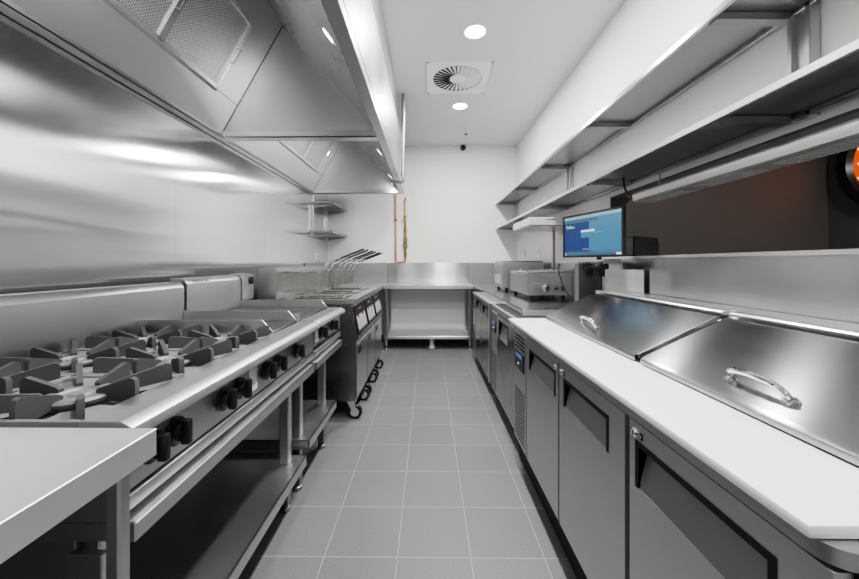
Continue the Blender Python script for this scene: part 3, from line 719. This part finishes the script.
# ------------------------------------------------------------------ refrigerated units on the right
def door(t, y0, y1, z0, z1, xf, rec, mat, lock=None, xd=.028, name='door'):
    """door in the plane x=xf, thickness xd, pocket handle cut as a real recess"""
    ra, rb, rz0, rz1 = rec
    d = MB(); x1 = xf + xd
    d.box(xf, x1, y0, ra, z0, z1).box(xf, x1, rb, y1, z0, z1).box(xf, x1, ra, rb, z0, rz0).box(xf, x1, ra, rb, rz1, z1)
    o = d.build(name, mat, t)
    p = MB()
    p.faces([(xf + .002, ra, rz0), (xf + .002, rb, rz0), (xf + .025, rb, rz1), (xf + .025, ra, rz1)], [(0, 1, 2, 3)], M['pocket'])
    p.faces([(xf, ra, rz0), (xf, ra, rz1), (xf + .026, ra, rz1)], [(0, 1, 2)], M['gap'])
    p.faces([(xf, rb, rz0), (xf, rb, rz1), (xf + .026, rb, rz1)], [(0, 1, 2)], M['gap'])
    p.faces([(xf, ra, rz1), (xf, rb, rz1), (xf + .026, rb, rz1), (xf + .026, ra, rz1)], [(0, 1, 2, 3)], M['gap'])
    e = .014
    p.box(xf - .0012, xf + .004, ra - e, rb + e, rz1, rz1 + e, 0, M['black_matte']).box(xf - .0012, xf + .004, ra - e, ra, rz0 - .004, rz1, 0, M['black_matte']).box(xf - .0012, xf + .004, rb, rb + e, rz0 - .004, rz1, 0, M['black_matte'])
    p.build('pocket_handle', None, o)
    if lock:
        ly, lz = lock
        l = MB(); l.lathe([(.001, 0), (.012, 0), (.012, -.004), (.009, -.007), (.001, -.007)], (xf, ly, lz), 'x', 20, M['chrome'])
        l.box(xf - .008, xf - .0068, ly - .0012, ly + .0012, lz - .005, lz + .005, 0, M['black'])
        s_ = -1 if lock[0] > (y0 + y1) / 2 else 1
        l.box(xf - .002, xf, ly + s_ * .024 - .005, ly + s_ * .024 + .005, lz - .008, lz + .008, 0, M['black'])
        l.box(xf - .003, xf - .002, ly + s_ * .024 - .002, ly + s_ * .024 + .002, lz - .004, lz + .004, 0, M['keypad'])
        l.build('lock', None, o)
    return o
def louvre_panel(t, xf, y0, y1, z0, z1, disp_z):
    p = B(xf, xf + .028, y0, y1, z0, z1, .002).build('compressor_panel', M['door_grey'], t)
    H = z1 - z0
    for (za, zb, rows) in ((z1 - .085, z1 - .02, 4), (z0 + .03, z0 + H * .48, 14)):
        v = MB()
        for i in range(rows):
            z = za + (zb - za) * i / max(1, rows - 1)
            n = 5
            for j in range(n):
                ya = y0 + .02 + (y1 - y0 - .04) * j / n
                v.box(xf - .0012, xf, ya + .003, ya + (y1 - y0 - .04) / n - .003, z - .004, z + .004)
        v.build('vent_slots', M['gap'], p)
    c = B(xf - .006, xf, y0 + .03, y1 - .03, disp_z - .055, disp_z + .045, .003).build('controller', M['black'], p)
    B(xf - .0075, xf - .006, y0 + .065, y1 - .065, disp_z + .012, disp_z + .033).build('display', M['led_blue'], c)
    MB().lathe([(.001, 0), (.012, 0), (.011, -.008), (.001, -.009)], (xf - .006, (y0 + y1) / 2, disp_z - .025), 'x', 16).build('dial', M['grey_plastic'], c)
    return p
def short_castor(x, y, t):
    c = MB(); c.box(x - .03, x + .03, y - .025, y + .025, .088, .096, .001).prism([(x - .02, y - .02, .088), (x + .02, y - .02, .088), (x + .02, y - .02, .03)], (0, .004, 0)).prism([(x - .02, y + .016, .088), (x + .02, y + .016, .088), (x + .02, y + .016, .03)], (0, .004, 0))
    o = c.build('castor', M['chrome'], t)
    MB().lathe([(.001, -.012), (.036, -.012), (.04, -.008), (.04, .008), (.036, .012), (.001, .012)], (x + .01, y, .04), 'y', 18).build('wheel', M['black'], o)

# preparation fridge
t = thing('prep_fridge', 'long grey three door prep fridge with white board and two steel lids', 'prep fridge', (.9, 1.3, 0))
PY0, PY1 = .45, 2.235; XF = .52
B(.552, 1.29, PY0, PY1, .165, .835, .003).build('cabinet', M['door_grey'], t)
B(.546, .552, PY0 + .005, PY1 - .005, .17, .815).build('gasket', M['gap'], t)
B(.565, 1.25, PY0 + .05, PY1 - .02, .012, .165).build('plinth', M['black_matte'], t)
for x in (.62, 1.2):
    for y in (PY0 + .03, PY1 - .01): pass
dz = (.178, .812)
door(t, 1.432, 1.888, *dz, XF, (1.475, 1.825, .665, .755), M['door_grey'], (1.462, .785))
door(t, .947, 1.418, *dz, XF, (1.045, 1.36, .665, .755), M['door_grey'], (1.392, .785))
door(t, .462, .925, *dz, XF, (.55, .885, .655, .755), M['door_grey'], (.898, .785))
louvre_panel(t, XF, 1.902, 2.16, *dz, .66)
tp = MB()   # steel top band with rounded near corner
pts = []
for k in range(7):
    a = PI + PI / 2 * k / 6
    pts.append((.552 + .04 * math.cos(a), PY0 - .0 + .04 + .04 * math.sin(a), .820))
tp.prism([(.512, PY1, .820)] + pts + [(1.29, PY0, .820), (1.29, PY1, .820)], (0, 0, .024))
tp.build('top_band', M['steel'], t)
bd = MB(); bd.box(.502, .735, PY0 + .024, PY1 + .005, .845, .864, .004, seg=2)
bd.build('cutting_board', M['board'], t)
# raised well carrying the lids
w = MB(); w.prism([(.742, PY0, .845), (.742, PY0, .868), (1.03, PY0, 1.005), (1.05, PY0, 1.028), (1.285, PY0, 1.028), (1.285, PY0, .845)], (0, PY1 - PY0, 0), bev=.002)
w.build('well_housing', M['steel'], t)
def lid(y0, y1, hy):
    P = [(.722, .868), (.722, .882), (.732, .890), (1.005, 1.021), (1.022, 1.024), (1.024, 1.012), (1.005, 1.006), (.735, .875)]
    o = MB().prism([(x, y0, z) for x, z in P], (0, y1 - y0, 0), bev=.0012).build('lid', M['steel_lid'], t)
    f = MB(); f.box(.726, .734, y0, y0 + .004, .874, .889).build('end_seal', M['gap'], o)
    sl = Vector((.273, 0, .131)).normalized(); nn = Vector((-sl.z, 0, sl.x)); c = Vector((.775, 0, .9115))
    def hp(u, n): v = c + nn * n; return (v.x, hy + u, v.z)
    MB().tube([hp(-.075, 0), hp(-.075, .012), hp(-.066, .026), hp(-.045, .036), hp(0, .04), hp(.045, .036), hp(.066, .026), hp(.075, .012), hp(.075, 0)], .0085, 10) \
        .cyl(hp(-.075, -.001), hp(-.075, .004), .016).cyl(hp(.075, -.001), hp(.075, .004), .016).build('handle', M['chrome'], o)
    return o
lid(1.255, 2.20, 1.72); lid(.455, 1.222, .845)
hg = MB()
for a, b2 in ((1.255, 2.20), (.455, 1.222)):
    hg.prism([(1.03, a, 1.028), (1.024, a, 1.036), (1.03, a, 1.044), (1.075, a, 1.044), (1.085, a, 1.036), (1.085, a, 1.028)], (0, b2 - a, 0), bev=.002)
hg.build('hinge_rail', M['steel_bright'], t)

# undercounter units
t = thing('undercounter_fridge', 'single door undercounter fridge between prep fridge and glossy two door fridge', 'fridge', (.9, 2.73, 0))
B(.592, 1.25, 2.30, 3.175, .10, .845, .003).build('cabinet', M['door_gloss'], t)
B(.584, .592, 2.305, 3.17, .11, .80).build('gasket', M['gap'], t)
door(t, 2.305, 2.895, .12, .795, .56, (2.52, 2.82, .62, .745), M['door_gloss'], None, .024)
louvre_panel(t, .56, 2.91, 3.165, .12, .795, .68)
B(.563, .592, 2.302, 3.172, .80, .845, .002).build('top_rail', M['grey_plastic'], t)
B(.592, 1.25, 2.302, 3.172, .8455, .849).build('top_cover', M['black_matte'], t)
for x in (.63, 1.2):
    for y in (2.36, 3.11): short_castor(x, y, t)
t = thing('two_door_fridge', 'glossy two door undercounter fridge nearest the back wall', 'fridge', (.9, 3.85, 0))
B(.592, 1.25, 3.235, 4.46, .10, .818, .003).build('cabinet', M['door_gloss'], t)
B(.584, .592, 3.24, 4.455, .11, .80).build('gasket', M['gap'], t)
B(.553, 1.25, 3.235, 4.46, .820, .848, .003).build('worktop', M['steel'], t)
B(.557, .584, 3.24, 3.30, .11, .818, .002).build('end_post', M['steel_z'], t)
door(t, 3.305, 3.735, .12, .815, .56, (3.36, 3.66, .69, .775), M['door_gloss'], None, .024)
door(t, 3.745, 4.19, .12, .815, .56, (3.82, 4.12, .69, .775), M['door_gloss'], None, .024)
louvre_panel(t, .56, 4.20, 4.45, .12, .815, .72)
for x in (.63, 1.2):
    for y in (3.30, 4.40): short_castor(x, y, t)

# ------------------------------------------------------------------ pass ledge and the right wall shelf
t = thing('pass_ledge', 'stainless pass ledge with upstand behind the prep fridge lids', 'ledge', (1.4, 1.2, .9))
MB().box(1.300, 1.308, -.4, 2.42, .86, 1.235, .001).box(1.300, 1.308, 2.42, 2.64, .904, 1.235, .001).build('upstand', M['steel_pass'], t)
lt = MB(); lt.box(1.288, 1.56, -.4, .82, 1.236, 1.254, .002).box(1.288, 1.56, .822, 2.64, 1.236, 1.254, .002)
lt.build('ledge_top', M['steel_bright'], t)
for y in (.0, 1.2, 2.3): B(1.308, 1.352, y, y + .04, .86, 1.234).build('rib', M['steel_dark'], t)

t = thing('two_tier_wall_shelf', 'long two tier stainless shelf high along the right wall', 'shelf', (1.2, 2.7, 1.7))
for z, nm in ((2.125, 'a'), (1.748, 'b')):
    s = MB(); s.box(1.034, 1.345, .1, 5.47, z - .003, z, .0005, M['steel_shelf']).box(1.03, 1.034, .1, 5.47, z - .024, z, .001, M['steel_bright']).box(1.034, 1.042, .1, 5.47, z - .024, z - .021, 0, M['steel_bright'])
    s.box(1.341, 1.345, .1, 5.47, z, z + .03, .001, M['steel_shelf']).box(1.316, 1.340, .1, 5.47, z - .022, z - .004, .002, M['steel_shelf'])
    s.box(1.03, 1.345, .1, .104, z - .024, z, 0, M['steel_shelf']).box(1.03, 1.345, 5.466, 5.47, z - .024, z, 0, M['steel_shelf'])
    s.build('shelf_board', None, t)
    for y in (.3, 1.32, 2.34, 3.37, 4.36, 5.42):
        b_ = MB(); b_.prism([(1.048, y - .02, z - .005), (1.312, y - .02, z - .005), (1.312, y - .02, z - .034), (1.048, y - .02, z - .030)], (0, .04, 0))
        b_.build('bracket', M['steel_dark'], t)
for y in (.3, 1.28, 3.37, 5.42):
    MB().box(1.316, 1.353, y - .04, y - .022, 1.72, 2.20, .002).box(1.334, 1.353, y - .022, y + .022, 1.72, 2.20, .001).box(1.316, 1.353, y + .022, y + .04, 1.72, 2.20, .002).build('upright', M['steel_z'], t)

t = thing('heat_lamp', 'long steel strip heat lamp hung below the right wall shelf', 'heat lamp', (1.22, 1.5, 1.55))
HL0, HL1 = .95, 2.02
prof = [(1.160, 1.562), (1.157, 1.592), (1.165, 1.606), (1.19, 1.612), (1.27, 1.612), (1.29, 1.606), (1.30, 1.592), (1.298, 1.562), (1.28, 1.556), (1.178, 1.556)]
MB().prism([(x, HL0, z) for x, z in prof], (0, HL1 - HL0, 0), bev=.0015).build('housing', M['steel'], t)
MB().prism([(x, HL0 - .012, z) for x, z in prof], (0, .012, 0)).build('end_cap', M['black'], t)
MB().prism([(x, HL1, z) for x, z in prof], (0, .012, 0)).build('end_cap', M['keypad'], t)
for a, b2 in ((1.0, 1.24), (1.34, 1.60), (1.70, 1.95)):
    g = MB()
    for i in range(14):
        y = a + (b2 - a) * i / 13; g.box(1.19, 1.27, y - .004, y + .004, 1.5535, 1.5555)
    g.box(1.186, 1.190, a, b2, 1.553, 1.5555).box(1.270, 1.274, a, b2, 1.553, 1.5555)
    g.build('grille', M['grey_plastic'], t)
for y in (.965, 2.01): MB().tube([(1.292, y, 1.606), (1.30, y, 1.71)], .004).build('hanger', M['steel_dark'], t)
MB().tube([(1.23, HL1 + .012, 1.575), (1.225, HL1 + .10, 1.585), (1.215, HL1 + .16, 1.62), (1.21, HL1 + .19, 1.68), (1.21, HL1 + .20, 1.74)], .006, 8).build('cable', M['black'], t)
tag(MB().tube([(1.15, 2.16, 1.753), (1.14, 2.16, 1.79), (1.16, 2.15, 1.815), (1.20, 2.13, 1.82), (1.23, 2.12, 1.79), (1.24, 2.12, 1.753)], .005, 8).build('cable_loop', M['black']), 'small loop of black cable on the lower right wall shelf', 'cable')

# flat box on a post under the shelf
t = thing('overhead_display_box', 'flat pale steel box on a slim post above the counter appliances', 'equipment box', (1.1, 3.4, .9))
bx = B(.886, 1.33, 3.13, 3.735, 1.545, 1.612, .004).build('housing', plain('pale_steel_paint', (.62, .61, .60), .4, .3), t)
B(1.03, 1.12, 3.1285, 3.13, 1.588, 1.594).build('marking', M['sign_mark'], bx)
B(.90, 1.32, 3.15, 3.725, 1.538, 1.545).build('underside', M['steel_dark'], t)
B(1.285, 1.312, 3.69, 3.72, .9025, 1.538, .003).build('post', M['steel_dark'], t)
B(1.265, 1.33, 3.665, 3.745, .901, .906, .001).build('base_plate', M['steel_dark'], t)

# ------------------------------------------------------------------ counter appliances
t = thing('contact_grill', 'low stainless counter appliance with dial and red light', 'counter appliance', (1.04, 3.4, .9))
gx0, gx1, gy0, gy1 = .853, 1.225, 3.06, 3.46
B(gx0, gx1, gy0, 3.72, .932, 1.118, .006).build('body', M['steel_z'], t)
lid_ = MB(); lid_.prism([(gx0, gy0, 1.121), (gx1, gy0, 1.121), (gx1, gy0, 1.148), (gx0, gy0, 1.132)], (0, .64, 0), bev=.003)
lid_.build('lid', M['steel_bright'], t)
fp = B(.885, 1.195, gy0 - .006, gy0 - .0005, .952, 1.035, .002).build('control_panel', M['steel'], t)
MB().lathe([(.001, 0), (.034, 0), (.033, -.006), (.024, -.008), (.022, -.026), (.001, -.027)], (1.01, gy0 - .007, .995), 'y', 24).build('dial', M['chrome'], fp)
MB().lathe([(.001, 0), (.006, 0), (.005, -.006), (.001, -.007)], (.935, gy0 - .007, .995), 'y', 12).build('indicator_light', M['red'], fp)
MB().lathe([(.001, 0), (.016, 0), (.014, -.018), (.001, -.019)], (1.09, gy0 - .007, .992), 'y', 16).build('switch', M['black'], fp)
B(1.135, 1.165, gy0 - .02, gy0 - .0062, .972, 1.012, .004).build('switch', M['black'], fp)
for x in (.90, 1.17):
    for y in (3.10, 3.68): MB().lathe([(.001, .0), (.018, 0), (.016, .03), (.001, .03)], (x, y, .9015), n=12).build('foot', M['black'], t)
for y in (3.25, 3.5): MB().lathe([(.001, 0), (.012, 0), (.012, .02), (.001, .022)], (.90, y, 1.136), n=10).build('lid_knob', M['chrome'], t)
B(1.23, 1.275, gy0 + .03, 3.60, .932, 1.10, .004).build('side_box', M['steel_dark'], t)
t = thing('bain_marie', 'square tall stainless appliance behind the low one with the dial', 'counter appliance', (1.0, 4.2, .9))
B(.83, 1.28, 3.97, 4.5, .93, 1.222, .006).build('body', M['steel_z'], t)
B(.835, 1.275, 3.975, 4.495, 1.222, 1.234, .003).build('top_rim', M['steel_dark'], t)
for x in (.88, 1.23):
    for y in (4.02, 4.45): MB().lathe([(.001, .0), (.02, 0), (.018, .029), (.001, .029)], (x, y, .9015), n=12).build('foot', M['black'], t)
B(.826, .83, 4.05, 4.42, .97, 1.08, .001).build('side_plate', M['steel_bright'], t)

# ------------------------------------------------------------------ monitor, pedestal, printer
t = ped = thing('monitor_pedestal', 'stainless pedestal box with a top plate carrying the monitor', 'pedestal', (1.1, 2.57, .9))
B(1.05, 1.21, 2.50, 2.57, .901, 1.205, .003).build('column', M['steel_dark'], t)
B(.98, 1.27, 2.36, 2.70, 1.206, 1.222, .002).build('top_plate', M['steel'], t)

MC = Vector((1.097, 2.42, 1.402)); ux = Vector((.155, -.54, 0)).normalized(); uz = Vector((0, 0, 1)); un = ux.cross(uz)
un = Vector((-abs(un.x), -abs(un.y), 0))
t = mon = thing('monitor', 'widescreen monitor showing blue order screen on the pedestal', 'monitor', (MC.x, MC.y, 1.22))
MW, MH = .565, .305
def mp(u, v, n): return MC + ux * u + uz * v + un * n
def slab(u0, u1, v0, v1, n0, n1, mb=None, mat=None, bev=0):
    mb = mb or MB()
    return mb.prism([mp(u0, v0, n0), mp(u1, v0, n0), mp(u1, v1, n0), mp(u0, v1, n0)], un * (n1 - n0), mat, bev)
slab(-MW / 2, MW / 2, -MH / 2, MH / 2, -.018, 0, bev=.004).build('casing', M['black'], t)
bz = MB(); e = .014
for a in ((-MW / 2, MW / 2, MH / 2 - e, MH / 2), (-MW / 2, MW / 2, -MH / 2, -MH / 2 + e), (-MW / 2, -MW / 2 + e, -MH / 2 + e, MH / 2 - e), (MW / 2 - e, MW / 2, -MH / 2 + e, MH / 2 - e)):
    slab(*a, .0, .006, bz)
bz.build('bezel', M['black'], t)
w2, h2 = MW / 2 - e, MH / 2 - e
sc_ = MB()
def R(a, b2, c, d, mat, lay):   # fractions of the screen: x from left, y from top
    slab(-w2 + 2 * w2 * a, -w2 + 2 * w2 * b2, h2 - 2 * h2 * d, h2 - 2 * h2 * c, .0005, .0008 + .0003 * lay, sc_, M[mat])
R(0, 1, 0, 1, 'scr_sky', 0)
R(0, .475, .12, 1, 'scr_navy', 1)
R(0, 1, 0, .07, 'scr_pale', 1)
R(0, .62, .085, .165, 'scr_bar', 2)
R(0, .52, .90, 1, 'scr_bar', 2); R(.52, 1, .93, 1, 'scr_bar', 1); R(.92, 1, .95, 1, 'scr_white', 2)
R(.475, 1, .89, .905, 'scr_bar', 1)
R(.33, .50, .37, .56, 'scr_sky', 2); R(.33, .57, .37, .42, 'scr_white', 3)
R(.36, .47, .835, .86, 'scr_pink', 2)
for k, (a, b2) in enumerate(((.03, .06), (.03, .16), (.03, .21), (.05, .21))): R(a, b2, .21 + .022 * k, .221 + .022 * k, 'scr_green' if k in (0, 2) else 'scr_white', 2)
R(.55, .70, .45, .46, 'scr_pale', 1); R(.02, .04, .95, .98, 'scr_white', 3); R(.15, .45, .955, .965, 'scr_sky', 3)
sc_.build('screen', None, t)
st = MB(); st.tube([mp(0, -.03, -.015), mp(0, -.05, -.07), mp(0, -.175, -.07)], .016, 10)
st.build('stand_neck', M['black'], t)
st = MB(); st.prism([mp(-.12, -.18, -.14), mp(.12, -.18, -.14), mp(.12, -.18, .0), mp(-.12, -.18, .0)], (0, 0, .01), bev=.002)
st.build('stand_base', M['steel_bright'], t)
random.seed(3)
cb = MB()
for k in range(6):
    p = [mp(-.16 + .05 * k + random.uniform(-.02, .02), -.165, .0)]
    base = mp(-.2 + .07 * k, 0, .0)
    pts_ = []
    for i in range(8):
        a = i / 7
        pts_.append((1.0 + .015 * k + .09 * a + random.uniform(-.01, .01), 2.335 + .008 * math.sin(a * 5 + k), 1.205 - .035 * math.sin(a * PI) + random.uniform(-.012, .012)))
    cb.tube(pts_, .004, 6)
cd = MB(); cd.tube([(1.0, 2.712, 1.215), (.985, 2.715, 1.16), (1.05, 2.76, 1.0), (1.15, 2.8, .908)], .004, 6)
cd.build('cord', M['black'], ped); cb.build('cable_tangle', M['black'], ped)
t = thing('power_adapter', 'black power adapter block beside the monitor pedestal', 'adapter', (1.2, 2.4, 1.1))
B(1.12, 1.195, 2.36, 2.44, 1.12, 1.204, .006).build('block', M['black'], t)
MB().tube([(1.16, 2.40, 1.12), (1.17, 2.42, 1.03), (1.18, 2.45, .96), (1.20, 2.48, .908)], .005, 6).build('cord', M['black'], t)
t = thing('docket_printer', 'black docket printer on the pass ledge behind the monitor', 'printer', (1.42, 2.42, 1.25))
MB().prism([(1.335, 2.33, 1.256), (1.335, 2.33, 1.385), (1.50, 2.33, 1.372), (1.505, 2.33, 1.256)], (0, .2, 0), bev=.006).build('casing', M['black'], t)
MB().box(1.345, 1.495, 2.325, 2.33, 1.335, 1.339).build('paper_slot', M['black_matte'], t)
t = thing('steel_upstand', 'short folded steel sheet closing the end of the pass ledge', 'panel', (1.2, 2.3, .9))
MB().box(1.10, 1.284, 2.222, 2.226, 1.0285, 1.17, .001).box(1.280, 1.284, 2.13, 2.226, 1.0285, 1.17, .001).build('sheet', M['steel_bright'], t)

# ------------------------------------------------------------------ glowing round opening in the far room
t = thing('round_oven_mouth', 'round black rimmed opening glowing orange in the dark room beyond', 'oven mouth', (3.0, 2.35, 1.9))
c = (2.999, 2.25, 1.90)
MB().lathe([(.28, 0), (.37, 0), (.37, -.03), (.345, -.05), (.30, -.045), (.28, -.014)], c, 'x', 48).build('rim', M['black'], t)
MB().lathe([(.001, -.002), (.285, -.002), (.285, -.012), (.001, -.012)], c, 'x', 48).build('glowing_face', M['orange'], t)
g = MB()
for dy in (-.12, .0, .12): g.box(c[0] - .016, c[0] - .0125, c[1] + dy - .005, c[1] + dy + .005, c[2] - .24, c[2] + .24)
for dz_ in (-.1, 0.0, .1): g.box(c[0] - .016, c[0] - .0125, c[1] - .255, c[1] + .255, c[2] + dz_ - .005, c[2] + dz_ + .005)
g.build('hot_bars', M['orange_hot'], t)

ld = bpy.data.lights.new('far_room_fill', 'AREA'); ld.shape = 'DISK'; ld.size = .24; ld.energy = 32; ld.color = (1, .97, .93)  # unseen fill lamp, added to lift the dark room beyond
lo = bpy.data.objects.new('far_room_fill', ld); COL.objects.link(lo); lo.location = (2.3, .6, 2.5)
S.cycles.sample_clamp_indirect = 4
# ------------------------------------------------------------------ light, world, camera
W = bpy.data.worlds.new('World'); S.world = W; W.use_nodes = True
bg = W.node_tree.nodes['Background']; bg.inputs[0].default_value = (1, 1, 1, 1); bg.inputs[1].default_value = .36

cam = bpy.data.cameras.new('camera'); co = bpy.data.objects.new('camera', cam); COL.objects.link(co)
co.location = (0, 0, 1.21); co.rotation_euler = (PI / 2, 0, .0097)
cam.sensor_fit = 'HORIZONTAL'; cam.sensor_width = 36; cam.lens = 356 / 859 * 36
cam.shift_x = .0054; cam.shift_y = -.03085; cam.clip_start = .02
S.camera = co
S.view_settings.view_transform = 'AgX'; S.view_settings.look = 'AgX - Medium High Contrast'
S.view_settings.exposure = .55
S.cycles.max_bounces = 12; S.cycles.glossy_bounces = 8; S.cycles.diffuse_bounces = 6
